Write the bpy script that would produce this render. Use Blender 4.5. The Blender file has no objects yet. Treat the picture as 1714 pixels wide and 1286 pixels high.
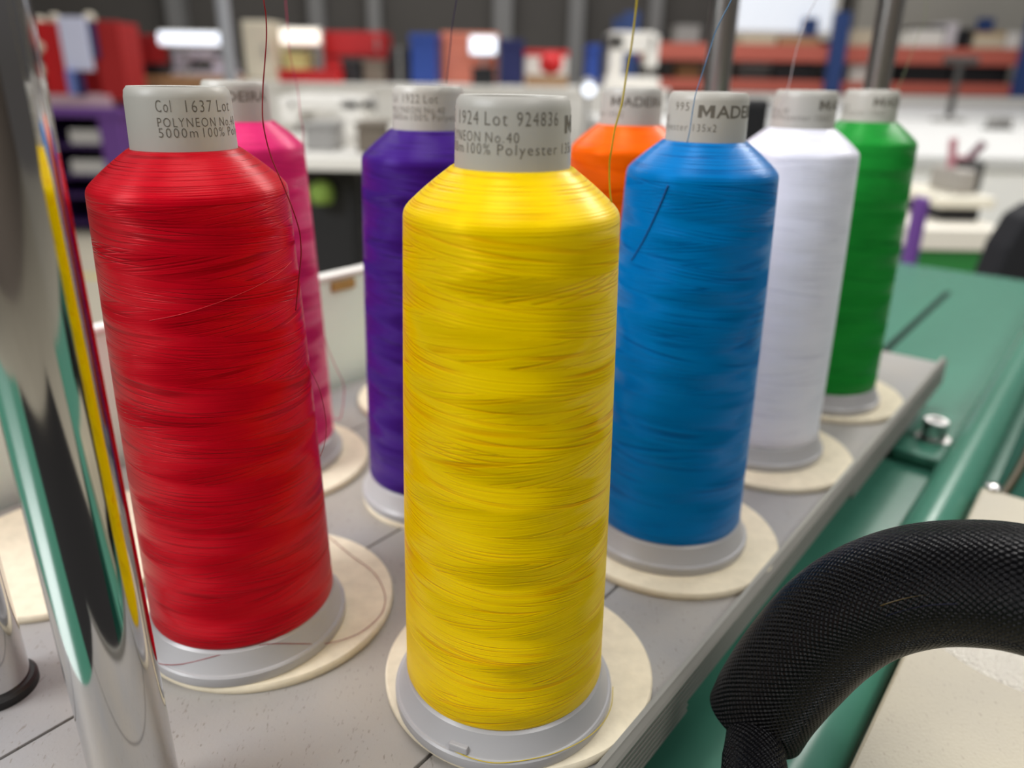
import bpy, bmesh, math, random
from mathutils import Vector, Matrix
random.seed(7)
PI = math.pi
SC = bpy.context.scene
COL = SC.collection

# ------------------------------------------------------------------ camera
FPX, PITCH, ROLL, CAM_H = 1295.99, math.radians(21.8476), math.radians(1.06635), 0.17966
cam_data = bpy.data.cameras.new('camera')
cam = bpy.data.objects.new('camera', cam_data); COL.objects.link(cam)
cam_data.sensor_fit = 'HORIZONTAL'; cam_data.sensor_width = 36.0
cam_data.lens = FPX * 36.0 / 1714.0
cam_data.clip_start = 0.005; cam_data.clip_end = 60
cam.matrix_world = Matrix.Translation((0, 0, CAM_H)) @ Matrix.Rotation(PI/2 - PITCH, 4, 'X') @ Matrix.Rotation(ROLL, 4, 'Z')
cam_data.dof.use_dof = True
cam_data.dof.focus_distance = 0.208
cam_data.dof.aperture_fstop = 7.6
SC.camera = cam

# ------------------------------------------------------------------ world, lights, exposure
SC.view_settings.view_transform = 'Standard'
SC.view_settings.look = 'None'
SC.view_settings.exposure = 0.0
SC.view_settings.gamma = 1.0
world = bpy.data.worlds.new('world'); SC.world = world; world.use_nodes = True
wn, wl = world.node_tree.nodes, world.node_tree.links
bg = wn['Background']
tc = wn.new('ShaderNodeTexCoord'); sx = wn.new('ShaderNodeSeparateXYZ'); cr = wn.new('ShaderNodeValToRGB')
wl.new(tc.outputs['Generated'], sx.inputs[0]); wl.new(sx.outputs['Z'], cr.inputs[0]); wl.new(cr.outputs[0], bg.inputs[0])
cr.color_ramp.elements[0].position = 0.0; cr.color_ramp.elements[0].color = (.16, .15, .145, 1)
cr.color_ramp.elements[1].position = 1.0; cr.color_ramp.elements[1].color = (.95, .96, 1.0, 1)
e = cr.color_ramp.elements.new(.35); e.color = (.34, .34, .35, 1)
bg.inputs[1].default_value = 0.54

def area(name, loc, target, sx_, sy_, power, color=(1, 1, 1)):
    l = bpy.data.lights.new(name, 'AREA'); l.shape = 'RECTANGLE'; l.size = sx_; l.size_y = sy_
    l.energy = power; l.color = color
    o = bpy.data.objects.new(name, l); COL.objects.link(o); o.location = loc
    o.rotation_euler = (Vector(target) - Vector(loc)).to_track_quat('-Z', 'Y').to_euler()
    return o
area('window_light', (-2.6, -0.9, 1.9), (0, .25, .05), 1.6, 1.2, 112, (.96, .98, 1))
area('ceiling_lamp_ahead', (2.85, 3.7, 3.0), (.1, .2, 0), 1.2, .8, 78, (1, .97, .92))
area('fill_light_right', (1.7, -1.3, 2.7), (-.1, .4, 0), 1.2, .5, 28, (1, .97, .93))  # added fill light from the front right, brightens the mint backboard
area('fill_light_table', (2.3, .4, 3.0), (2.2, 2.8, -.4), 1.2, .5, 22, (1, .98, .95))  # added fill light aimed at the cutting table front
area('fill_light_far', (-.5, 5.6, 3.7), (-.3, 6.2, 0), 5.0, .8, 150, (1, .98, .95))  # added fill light to lift the dim background
area('fill_light_far_right', (2.8, 3.6, 3.7), (2.4, 4.6, 0), 2.4, .8, 34, (1, .98, .95))  # added fill light over the far right tables
area('ceiling_lamp_above', (-.4, .6, 3.2), (0, .3, 0), 1.8, .5, 40, (1, .97, .93))

# ------------------------------------------------------------------ pixel / frame helpers
def ray(px, py):
    X, Y = px - 857.0, py - 643.0
    c, s = math.cos(ROLL), math.sin(ROLL)
    x = (X*c + Y*s)/FPX; y = (-X*s + Y*c)/FPX
    c, s = math.cos(PITCH), math.sin(PITCH)
    return Vector((x, c - y*s, -s - y*c))
CAMP = Vector((0, 0, CAM_H))
def at_depth(px, py, d): return CAMP + ray(px, py)*d
def at_z(px, py, z):
    r = ray(px, py); return CAMP + r*((z - CAM_H)/r.z)
def at_y(px, py, Y):
    r = ray(px, py); return CAMP + r*(Y/r.y)
# spool tray frame: n across (towards the front rail), t along the rail
UV_ = Vector((.617, .787, 0)).normalized(); NV = Vector((UV_.y, -UV_.x, 0)); ORG = Vector((.0372, .1766, 0))
def F(n, t, z): return ORG + NV*n + UV_*t + Vector((0, 0, z))
def at_n(px, py, n):
    r = ray(px, py); A = CAMP - ORG
    return CAMP + r*((n - A.dot(NV))/r.dot(NV))

def srgb(r, g, b):
    f = lambda v: (v/255/12.92 if v/255 <= .04045 else ((v/255+.055)/1.055)**2.4)
    return (f(r), f(g), f(b), 1)

# ------------------------------------------------------------------ materials
MATS = {}
def mat(name, col, rough=.5, metal=0, spec=.5, noise=0, nscale=200, bump=0, emit=0, coat=0):
    if name in MATS: return MATS[name]
    m = bpy.data.materials.new(name); m.use_nodes = True
    N, L = m.node_tree.nodes, m.node_tree.links
    b = N['Principled BSDF']
    b.inputs['Base Color'].default_value = col
    b.inputs['Roughness'].default_value = rough; b.inputs['Metallic'].default_value = metal
    b.inputs['Specular IOR Level'].default_value = spec
    if coat: b.inputs['Coat Weight'].default_value = coat
    if noise or bump:
        t = N.new('ShaderNodeTexCoord'); n = N.new('ShaderNodeTexNoise')
        n.inputs['Scale'].default_value = nscale; n.inputs['Detail'].default_value = 4
        L.new(t.outputs['Object'], n.inputs['Vector'])
        if noise:
            mx = N.new('ShaderNodeMixRGB'); mx.blend_type = 'MULTIPLY'; mx.inputs[0].default_value = 1
            mr = N.new('ShaderNodeMapRange'); mr.inputs[1].default_value = .25; mr.inputs[2].default_value = .75
            mr.inputs[3].default_value = 1 - noise; mr.inputs[4].default_value = 1 + noise*.4
            L.new(n.outputs['Fac'], mr.inputs[0]); mx.inputs[1].default_value = col
            L.new(mr.outputs[0], mx.inputs[2]); L.new(mx.outputs[0], b.inputs['Base Color'])
        if bump:
            bp = N.new('ShaderNodeBump'); bp.inputs['Strength'].default_value = 1; bp.inputs['Distance'].default_value = bump
            L.new(n.outputs['Fac'], bp.inputs['Height']); L.new(bp.outputs[0], b.inputs['Normal'])
    if emit:
        b.inputs['Emission Color'].default_value = col; b.inputs['Emission Strength'].default_value = emit
    MATS[name] = m
    return m

def math_node(N, L, op, a, b=None):
    n = N.new('ShaderNodeMath'); n.operation = op
    for i, v in enumerate((a, b)):
        if v is None: continue
        if hasattr(v, 'is_output'): L.new(v, n.inputs[i])
        else: n.inputs[i].default_value = v
    return n.outputs[0]

def thread_mat(name, col, col2, period=.0150, tilt=.30, aniso=.75):
    """cross-wound shiny polyester thread: fine strands, bands of opposite slope"""
    m = bpy.data.materials.new(name); m.use_nodes = True
    N, L = m.node_tree.nodes, m.node_tree.links
    b = N['Principled BSDF']
    M = lambda op, a, c=None: math_node(N, L, op, a, c)
    uv = N.new('ShaderNodeUVMap'); sep = N.new('ShaderNodeSeparateXYZ'); L.new(uv.outputs[0], sep.inputs[0])
    u, v = sep.outputs['X'], sep.outputs['Y']
    # gentle irregularity of the winding
    nz = N.new('ShaderNodeTexNoise'); nz.noise_dimensions = '1D'; nz.inputs['Scale'].default_value = 60; nz.inputs['Detail'].default_value = 1
    L.new(v, nz.inputs['W'])
    vw = M('ADD', v, M('MULTIPLY', M('SUBTRACT', nz.outputs['Fac'], .5), .006))
    vp = M('DIVIDE', vw, period)
    def square(x, k=3.0):
        return M('TANH', M('MULTIPLY', M('SINE', M('MULTIPLY', x, 2*PI)), k))
    body = M('LESS_THAN', v, .1368)
    sA = square(M('ADD', vp, u)); sB = square(M('SUBTRACT', vp, M('MULTIPLY', u, 2.0)))
    sC = square(M('ADD', M('MULTIPLY', vp, .61), M('MULTIPLY', u, 2.0)), 3.0)
    T = M('ADD', M('MULTIPLY', sA, tilt*.55), M('MULTIPLY', M('MULTIPLY', sB, sC), tilt*.45))
    T = M('MULTIPLY', T, body)
    geo = N.new('ShaderNodeNewGeometry')
    cx = N.new('ShaderNodeVectorMath'); cx.operation = 'CROSS_PRODUCT'; cx.inputs[0].default_value = (0, 0, 1); L.new(geo.outputs['Normal'], cx.inputs[1])
    sc = N.new('ShaderNodeVectorMath'); sc.operation = 'SCALE'; L.new(cx.outputs[0], sc.inputs[0]); L.new(T, sc.inputs['Scale'])
    ad = N.new('ShaderNodeVectorMath'); ad.operation = 'ADD'; L.new(geo.outputs['Normal'], ad.inputs[0]); L.new(sc.outputs[0], ad.inputs[1])
    nm = N.new('ShaderNodeVectorMath'); nm.operation = 'NORMALIZE'; L.new(ad.outputs[0], nm.inputs[0])
    # fibre direction: highlights run across the strands and lean with each band
    sl = M('MULTIPLY', M('ADD', M('MULTIPLY', sA, .6), M('MULTIPLY', M('MULTIPLY', sB, sC), .4)), M('MULTIPLY', body, -.55))
    s2 = N.new('ShaderNodeVectorMath'); s2.operation = 'SCALE'; L.new(cx.outputs[0], s2.inputs[0]); L.new(sl, s2.inputs['Scale'])
    tg = N.new('ShaderNodeVectorMath'); tg.operation = 'ADD'; tg.inputs[1].default_value = (0, 0, 1); L.new(s2.outputs[0], tg.inputs[0])
    tn = N.new('ShaderNodeVectorMath'); tn.operation = 'NORMALIZE'; L.new(tg.outputs[0], tn.inputs[0])
    L.new(tn.outputs[0], b.inputs['Tangent']); b.inputs['Anisotropic'].default_value = aniso
    # strands
    def strands(slope, freq, detail=1.0):
        w = M('MULTIPLY', M('ADD', v, M('MULTIPLY', M('MULTIPLY', u, slope), body)), freq)
        n = N.new('ShaderNodeTexNoise'); n.noise_dimensions = '1D'; n.inputs['Scale'].default_value = 1.0
        n.inputs['Detail'].default_value = detail; n.inputs['Roughness'].default_value = .6
        L.new(w, n.inputs['W']); return n.outputs['Fac']
    def pick(m, x, y):
        mx = N.new('ShaderNodeMix'); mx.data_type = 'FLOAT'; L.new(m, mx.inputs[0]); L.new(x, mx.inputs[2]); L.new(y, mx.inputs[3]); return mx.outputs[0]
    selA = M('GREATER_THAN', sA, 0.0); selB = M('GREATER_THAN', M('MULTIPLY', sB, sC), 0.0)
    fine = pick(selA, strands(.012, 2300), strands(-.012, 2300))
    # thin long gaps between neighbouring strands, two crossing families fading in and out
    def gaps(slope, freq, off):
        n = strands(slope, freq, 0.0); n.node.inputs['Scale'].default_value = 1.0
        w = n.node.inputs['W'].links[0].from_socket
        L.new(M('ADD', w, off), n.node.inputs['W'])
        d = M('ABSOLUTE', M('SUBTRACT', n, .5))
        g = N.new('ShaderNodeMapRange'); g.interpolation_type = 'SMOOTHSTEP'; g.inputs[1].default_value = 0.0; g.inputs[2].default_value = .055
        g.inputs[3].default_value = 1.0; g.inputs[4].default_value = 0.0; L.new(d, g.inputs[0])
        cv = N.new('ShaderNodeCombineXYZ'); L.new(M('MULTIPLY', u, 7.0), cv.inputs[0]); L.new(M('MULTIPLY', v, 110.0), cv.inputs[1]); cv.inputs[2].default_value = off
        fn = N.new('ShaderNodeTexNoise'); fn.inputs['Scale'].default_value = 1.0; fn.inputs['Detail'].default_value = 1; L.new(cv.outputs[0], fn.inputs['Vector'])
        fr = N.new('ShaderNodeMapRange'); fr.inputs[1].default_value = .42; fr.inputs[2].default_value = .62; L.new(fn.outputs['Fac'], fr.inputs[0])
        return M('MULTIPLY', g.outputs[0], fr.outputs[0])
    gsum = M('MAXIMUM', pick(selA, gaps(.024, 380, 3.0), gaps(-.024, 380, 11.0)), gaps(.008, 360, 27.0))
    gap = M('SUBTRACT', 1.0, gsum)
    h = M('ADD', fine, M('MULTIPLY', gap, 1.0))
    bp = N.new('ShaderNodeBump'); bp.inputs['Strength'].default_value = .8; bp.inputs['Distance'].default_value = .00013
    L.new(h, bp.inputs['Height']); L.new(nm.outputs[0], bp.inputs['Normal'])
    L.new(bp.outputs[0], b.inputs['Normal'])
    # gaps coloured darker as shade between strands; fine tone varies by strand
    cm = N.new('ShaderNodeMixRGB'); cm.inputs[1].default_value = col2; cm.inputs[2].default_value = col
    cfac = M('ADD', M('MULTIPLY', gap, .62), M('MULTIPLY', fine, .55))
    cfac.node.use_clamp = True
    L.new(cfac, cm.inputs[0])
    L.new(cm.outputs[0], b.inputs['Base Color'])
    b.inputs['Roughness'].default_value = .38
    b.inputs['Specular IOR Level'].default_value = .8
    b.inputs['Specular Tint'].default_value = col
    b.inputs['Sheen Weight'].default_value = .0; b.inputs['Sheen Tint'].default_value = col
    return m

def speckle_mat(name, col, col2, speck, rough=.55):
    m = bpy.data.materials.new(name); m.use_nodes = True
    N, L = m.node_tree.nodes, m.node_tree.links; b = N['Principled BSDF']
    t = N.new('ShaderNodeTexCoord')
    n1 = N.new('ShaderNodeTexNoise'); n1.inputs['Scale'].default_value = 14; n1.inputs['Detail'].default_value = 5
    n2 = N.new('ShaderNodeTexNoise'); n2.inputs['Scale'].default_value = 900; n2.inputs['Detail'].default_value = 3
    mp = N.new('ShaderNodeMapping'); mp.inputs['Rotation'].default_value = (0, 0, .7); mp.inputs['Scale'].default_value = (1, .35, 1)
    n3 = N.new('ShaderNodeTexNoise'); n3.inputs['Scale'].default_value = 1150; n3.inputs['Detail'].default_value = 2
    L.new(t.outputs['Object'], mp.inputs[0]); L.new(mp.outputs[0], n3.inputs['Vector'])
    for n in (n1, n2): L.new(t.outputs['Object'], n.inputs['Vector'])
    m1 = N.new('ShaderNodeMixRGB'); m1.inputs[1].default_value = col; m1.inputs[2].default_value = col2
    r1 = N.new('ShaderNodeMapRange'); r1.inputs[1].default_value = .35; r1.inputs[2].default_value = .65
    L.new(n1.outputs['Fac'], r1.inputs[0]); L.new(r1.outputs[0], m1.inputs[0])
    m2 = N.new('ShaderNodeMixRGB'); m2.inputs[2].default_value = speck
    r2 = N.new('ShaderNodeMapRange'); r2.inputs[1].default_value = .64; r2.inputs[2].default_value = .74; r2.inputs[4].default_value = .7
    L.new(n3.outputs['Fac'], r2.inputs[0]); L.new(r2.outputs[0], m2.inputs[0]); L.new(m1.outputs[0], m2.inputs[1])
    L.new(m2.outputs[0], b.inputs['Base Color'])
    bp = N.new('ShaderNodeBump'); bp.inputs['Strength'].default_value = .5; bp.inputs['Distance'].default_value = .0002
    L.new(n2.outputs['Fac'], bp.inputs['Height']); L.new(bp.outputs[0], b.inputs['Normal'])
    b.inputs['Roughness'].default_value = rough
    return m

def braid_mat(name):
    m = bpy.data.materials.new(name); m.use_nodes = True
    N, L = m.node_tree.nodes, m.node_tree.links; b = N['Principled BSDF']
    M = lambda op, a, c=None: math_node(N, L, op, a, c)
    uv = N.new('ShaderNodeUVMap'); sep = N.new('ShaderNodeSeparateXYZ'); L.new(uv.outputs[0], sep.inputs[0])
    nz = N.new('ShaderNodeTexNoise'); nz.inputs['Scale'].default_value = 3; L.new(uv.outputs[0], nz.inputs['Vector'])
    wob = M('MULTIPLY', M('SUBTRACT', nz.outputs['Fac'], .5), .35)
    u = M('MULTIPLY', sep.outputs['X'], 1.0); v = sep.outputs['Y']
    sa = M('SINE', M('MULTIPLY', M('ADD', u, wob), 2*PI)); sb = M('SINE', M('MULTIPLY', M('ADD', v, wob), 2*PI))
    h = M('ADD', M('MULTIPLY', sa, sb), M('MULTIPLY', M('SINE', M('MULTIPLY', u, .6)), 4.0))
    bp = N.new('ShaderNodeBump'); bp.inputs['Strength'].default_value = 1; bp.inputs['Distance'].default_value = .0006
    L.new(h, bp.inputs['Height']); L.new(bp.outputs[0], b.inputs['Normal'])
    b.inputs['Base Color'].default_value = (.0035, .0035, .0045, 1)
    b.inputs['Roughness'].default_value = .36; b.inputs['Specular IOR Level'].default_value = .19
    return m

CHROME = mat('chrome', (.60, .59, .58, 1), .07, 1)
STEEL = mat('brushed steel', (.55, .54, .52, 1), .28, 1)
ALU = mat('anodised aluminium', srgb(140, 138, 131), .45, .35)
PLASTIC = mat('core plastic', srgb(190, 187, 179), .40, noise=.04, nscale=60)
FLANGE = mat('flange plastic', srgb(173, 172, 173), .32)
INK = mat('grey ink', srgb(112, 106, 96), .7)
FELT = mat('cream felt', srgb(230, 219, 194), .95, spec=.1, noise=.12, nscale=180, bump=.0004)
TRAY = speckle_mat('speckled laminate', srgb(158, 152, 143), srgb(146, 145, 145), srgb(112, 104, 95))
CREAM = speckle_mat('cream speckled enamel', srgb(172, 162, 137), srgb(163, 154, 134), srgb(130, 118, 98), .42)
GLINT = mat('glint pale cream enamel', srgb(226, 220, 206), .20, spec=1.0, metal=.10, bump=.0016, nscale=700, noise=.02)  # paler than the cover: window glint put into the colour
TEAL = mat('teal enamel', srgb(70, 130, 109), .24, spec=.6, noise=.06, nscale=90)
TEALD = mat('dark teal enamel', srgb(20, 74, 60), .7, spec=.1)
MINT = mat('pale mint panel', srgb(222, 238, 224), .5, noise=.03, nscale=20)
RUBBER = mat('black rubber', (.008, .008, .008, 1), .5)
BLACK = mat('black plastic', (.008, .008, .01, 1), .55)
BRAID = braid_mat('black braided sleeve')
WHITE = mat('white lacquer', srgb(232, 229, 222), .5)
WHITE2 = mat('white board', srgb(208, 208, 206), .6)
GREYP = mat('grey plastic', srgb(150, 148, 145), .5)
DGREY = mat('dark grey plastic', srgb(62, 60, 58), .5)
CREAMP = mat('ivory plastic', srgb(214, 206, 186), .5)
RED = mat('red paint', srgb(205, 22, 28), .5)
REDD = mat('deep red paint', srgb(150, 14, 18), .5)
REDM = mat('dull red fabric', srgb(172, 32, 32), .8)
BLUE = mat('blue plastic', srgb(28, 66, 150), .5)
NAVY = mat('navy fabric', srgb(30, 38, 92), .7)
LBLUE = mat('pale blue cloth', srgb(220, 224, 250), .8)
PURPLE = mat('purple paint', srgb(112, 70, 150), .5)
PURPLED = mat('dark purple paint', srgb(58, 30, 88), .5)
WOOD = mat('light wood', srgb(186, 142, 96), .6, noise=.15, nscale=8)
TAN = mat('cardboard', srgb(176, 140, 104), .8, noise=.08, nscale=20)
BROWN = mat('brown cardboard', srgb(128, 92, 58), .8, noise=.08, nscale=20)
SALMON = mat('salmon plastic', srgb(222, 130, 104), .6)
BEIGE = mat('beige carton', srgb(206, 194, 170), .8)
ORANGE = mat('rack beam orange', srgb(192, 98, 82), .6)
RACKBLUE = mat('rack upright blue', srgb(40, 66, 120), .5)
GREEN = mat('green paint', srgb(44, 130, 60), .5)
LIME = mat('lime fabric', srgb(130, 160, 70), .8)
YELLOWC = mat('pale yellow plastic', srgb(214, 206, 140), .6)
CABLE = mat('yellow cable', srgb(64, 50, 12), .5)
PINKP = mat('dusty pink plastic', srgb(190, 130, 140), .6)
LED = mat('cool lamp diffuser', srgb(235, 242, 255), .5, emit=1.3)
LEDW = mat('warm lamp diffuser', srgb(255, 246, 232), .5, emit=1.3)

# ------------------------------------------------------------------ object helpers
def tag(o, label=None, cat=None, group=None, kind=None):
    if label: o['label'] = label
    if cat: o['category'] = cat
    if group: o['group'] = group
    if kind: o['kind'] = kind
    return o
def thing(name, label, cat, loc=(0, 0, 0), group=None):
    o = bpy.data.objects.new(name, None); COL.objects.link(o); o.location = loc
    o.empty_display_size = .02
    return tag(o, label, cat, group)
def root_loc(p):
    v = Vector((0, 0, 0))
    while p is not None: v += p.location; p = p.parent
    return v
class MB:
    def __init__(s): s.v = []; s.f = []; s.uv = None
    def add(s, vs, fs):
        k = len(s.v); s.v += [Vector(v) for v in vs]; s.f += [tuple(i + k for i in f) for f in fs]
    def build(s, name, m, parent=None, smooth=False, uvs=None, bevel=0, auto=None):
        off = root_loc(parent)
        me = bpy.data.meshes.new(name)
        me.from_pydata([v - off for v in s.v], [], s.f); me.update()
        if uvs:
            lay = me.uv_layers.new(name='UVMap')
            for li, l in enumerate(me.loops): lay.data[li].uv = uvs[li]
        bm = bmesh.new(); bm.from_mesh(me)
        if not uvs: bmesh.ops.recalc_face_normals(bm, faces=bm.faces)
        if bevel: bmesh.ops.bevel(bm, geom=bm.edges[:], offset=bevel, segments=2, affect='EDGES', profile=.6, clamp_overlap=True)
        for f in bm.faces: f.smooth = smooth
        if smooth and auto:
            for ed in bm.edges:
                if len(ed.link_faces) == 2 and ed.calc_face_angle(0) > auto: ed.smooth = False
        bm.to_mesh(me); bm.free()
        me.materials.append(m)
        o = bpy.data.objects.new(name, me); COL.objects.link(o)
        if parent is not None: o.parent = parent
        return o
def bx(mb, x0, x1, y0, y1, z0, z1, xf=None):
    vs = [(x, y, z) for x in (x0, x1) for y in (y0, y1) for z in (z0, z1)]
    if xf: vs = [xf(*v) for v in vs]
    mb.add(vs, [(0, 1, 3, 2), (4, 6, 7, 5), (0, 4, 5, 1), (2, 3, 7, 6), (0, 2, 6, 4), (1, 5, 7, 3)])
def boxo(name, b, m, parent=None, bevel=.004, xf=None):
    mb = MB(); bx(mb, *b, xf=xf)
    s = min(b[1]-b[0], b[3]-b[2], b[5]-b[4])
    return mb.build(name, m, parent, bevel=min(bevel, s*.3) if bevel else 0)
def lathe(mb, prof, c=(0, 0, 0), seg=96, a0=0.0, closed_top=False):
    """profile of (r, z); returns per-loop uvs (u around, v along in metres)"""
    n = len(prof); k = len(mb.v); uvs = []
    s = [0]
    for i in range(1, n): s.append(s[-1] + math.hypot(prof[i][0]-prof[i-1][0], prof[i][1]-prof[i-1][1]))
    for (r, z) in prof:
        for j in range(seg):
            a = a0 + 2*PI*j/seg
            mb.v.append(Vector((c[0]+r*math.cos(a), c[1]+r*math.sin(a), c[2]+z)))
    for i in range(n-1):
        for j in range(seg):
            j2 = (j+1) % seg
            mb.f.append((k+i*seg+j, k+i*seg+j2, k+(i+1)*seg+j2, k+(i+1)*seg+j))
            uvs += [(j/seg, s[i]), ((j+1)/seg, s[i]), ((j+1)/seg, s[i+1]), (j/seg, s[i+1])]
    return uvs
def catmull(pts, sub=8):
    P = [Vector(p) for p in pts]; P = [P[0]*2 - P[1]] + P + [P[-1]*2 - P[-2]]
    out = []
    for i in range(1, len(P)-2):
        for k in range(sub):
            t = k/sub; a, b, c, d = P[i-1], P[i], P[i+1], P[i+2]
            out.append(.5*((2*b) + (c-a)*t + (2*a-5*b+4*c-d)*t*t + (3*b-a-3*c+d)*t**3))
    out.append(P[-2].copy()); return out
def tube(mb, pts, rad, seg=8, cap=True, rep=1.0, cell=1.0):
    """tube along pts; rad number or list; returns uvs for braid (cells)"""
    k = len(mb.v); n = len(pts); uvs = []
    rr = rad if isinstance(rad, (list, tuple)) else [rad]*n
    tprev = (pts[1]-pts[0]).normalized()
    up = Vector((0, 0, 1)) if abs(tprev.z) < .9 else Vector((1, 0, 0))
    x = up.cross(tprev).normalized(); s = 0; S = []
    for i, p in enumerate(pts):
        t = (pts[min(i+1, n-1)] - pts[max(i-1, 0)]).normalized()
        x = (x - t*x.dot(t)).normalized(); y = t.cross(x)
        if i: s += (pts[i]-pts[i-1]).length
        S.append(s/cell)
        for j in range(seg):
            a = 2*PI*j/seg; mb.v.append(p + (x*math.cos(a) + y*math.sin(a))*rr[i])
    for i in range(n-1):
        for j in range(seg):
            j2 = (j+1) % seg
            mb.f.append((k+i*seg+j, k+i*seg+j2, k+(i+1)*seg+j2, k+(i+1)*seg+j))
            uvs += [(j/seg*rep, S[i]), ((j+1)/seg*rep, S[i]), ((j+1)/seg*rep, S[i+1]), (j/seg*rep, S[i+1])]
    if cap:
        mb.f.append(tuple(k+j for j in reversed(range(seg)))); uvs += [(0, 0)]*seg
        mb.f.append(tuple(k+(n-1)*seg+j for j in range(seg))); uvs += [(0, 0)]*seg
    return uvs

# ------------------------------------------------------------------ setting
FLOOR = -.95
WALLD = mat('dark grey wall', srgb(78, 75, 72), .8, noise=.1, nscale=1.2)
WALLL = mat('light grey wall', srgb(166, 163, 155), .8, noise=.05, nscale=1)
COLM = mat('grey steel column', srgb(120, 120, 120), .6)
FLOORM = mat('beige resin floor', srgb(196, 188, 168), .45, noise=.08, nscale=2)
tag(boxo('floor', (-9, 10, -4.5, 9.6, FLOOR-.1, FLOOR), FLOORM, bevel=0), kind='structure')
tag(boxo('wall_back', (-9, 3.55, 9.2, 9.4, FLOOR, 4.2), WALLD, bevel=0), kind='structure')
tag(boxo('wall_right', (3.55, 10, 9.0, 9.4, FLOOR, 4.2), WALLL, bevel=0), kind='structure')
tag(boxo('wall_front', (-9, 10, -4.5, -4.3, FLOOR, 4.2), mat('taupe wall', srgb(122, 112, 104), .8), bevel=0), kind='structure')
tag(boxo('wall_left', (-9.2, -9, -4.5, 9.4, FLOOR, 4.2), WALLD, bevel=0), kind='structure')
for i, (px, w) in enumerate([(297, .17), (532, .16), (628, .14), (842, .20), (965, .16), (1096, .14)]):
    X = at_y(px, 20, 9.1).x
    tag(boxo('trim_%d' % (i+1), (X-w/2, X+w/2, 9.0, 9.2, FLOOR, 4.2), COLM, bevel=.01), kind='structure')
WINM = mat('daylit window pane', srgb(226, 232, 242), .5, emit=.5)
a, b = at_y(1238, -40, 8.98), at_y(1384, 54, 8.98)
wf = tag(boxo('window_1', (a.x-.08, b.x+.08, 8.93, 9.0, b.z-.08, a.z+1.2), WHITE, bevel=.01), kind='structure')
boxo('pane', (a.x, b.x, 8.90, 8.93, b.z, a.z+1.1), WINM, wf, bevel=0)
tag(boxo('reflection_sheet', (-1.6, 1.6, -2.6, -.10, FLOOR, FLOOR+.012), mat('charcoal reflection sheet', (.012, .011, .011, 1), .9), bevel=.004),  # unseen dark sheet, added to give the chrome post its black reflection
    'added charcoal sheet on the floor for the black reflection in the chrome post', 'reflection sheet')
ya, yb = at_z(100, 462, FLOOR), at_z(190, 455, FLOOR)
tape = tag(boxo('floor_marking', (ya.x-.6, yb.x+.3, ya.y-.04, ya.y+.04, FLOOR, FLOOR+.002), mat('yellow floor tape', srgb(206, 190, 110), .6), bevel=0),
           'yellow tape line stuck on the beige floor beyond the mint panel', 'floor tape')

# ------------------------------------------------------------------ machine bed and spool tray
BED_Z = -.045
bed = thing('machine_bed', 'teal enamelled machine bed running under the white spool tray', 'machine bed', F(0, .2, BED_Z-.03))
mb = MB(); bx(mb, -.300, .0, -.19, .957, BED_Z-.03, BED_Z, xf=F); bx(mb, .0, .5, -.04, .957, BED_Z-.03, BED_Z, xf=F); bx(mb, -.60, -.03, -.62, -.19, BED_Z-.03, BED_Z, xf=F)
mb.build('bed_plate', TEAL, bed)
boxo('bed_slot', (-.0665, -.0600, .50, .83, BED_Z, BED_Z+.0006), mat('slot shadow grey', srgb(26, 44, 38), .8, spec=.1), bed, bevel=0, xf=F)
mb = MB()   # rounded raised plate
bx(mb, -.004, .033, .335, .43, BED_Z, -.036, xf=F); mb.build('raised_plate', TEAL, bed, bevel=.004)
mb = MB(); tube(mb, [F(.0383, -.035, -.0322), F(.0383, .3, -.0322), F(.0383, .95, -.0322)], .0126, 32)
mb.build('round_beam', TEAL, bed, smooth=True, auto=.8)
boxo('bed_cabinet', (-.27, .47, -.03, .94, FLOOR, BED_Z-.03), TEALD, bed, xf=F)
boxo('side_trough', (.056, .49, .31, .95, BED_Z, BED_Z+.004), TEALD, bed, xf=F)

bolt = thing('bolt', 'chrome cap screw standing on the raised teal plate', 'bolt', F(.0140, .366, -.036))
c = F(.0140, .366, -.036)
mb = MB(); lathe(mb, [(0, 0), (.0105, 0), (.0105, .0012), (.0075, .0013)], c, 32); mb.build('washer', STEEL, bolt, smooth=True, auto=.5)
mb = MB(); lathe(mb, [(.0072, .0012), (.0074, .002), (.0074, .0125), (.0068, .0134), (.0042, .0134), (.0042, .008), (0, .008)], c, 32)
mb.build('bolt_head', mat('bright zinc', (.82, .81, .80, 1), .30, .9), bolt, smooth=True, auto=.5)

tray = thing('spool_tray', 'pale grey speckled tray carrying the thread cones and felt pads', 'tray', F(-.14, .15, -.02))
TZ = -.003
edges_n = [-.279, -.2255, -.1335, -.0405, .0]
for i in range(4):
    mb = MB(); bx(mb, edges_n[i]+.0005, edges_n[i+1]-.0005, -.18, .4245, TZ-.006, TZ, xf=F)
    mb.build('tray_plate', TRAY, tray, bevel=.0005)
mb = MB(); bx(mb, -.279, 0, -.179, .4240, TZ-.012, TZ-.0055, xf=F); mb.build('tray_base', DGREY, tray)
for (n, t) in [(-.26, -.12), (-.02, -.12), (-.26, .4), (-.02, .4)]:
    mb = MB(); lathe(mb, [(0, BED_Z), (.008, BED_Z), (.008, TZ-.012), (0, TZ-.012)], F(n, t, 0), 20); mb.build('tray_foot', RUBBER, tray)
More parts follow.
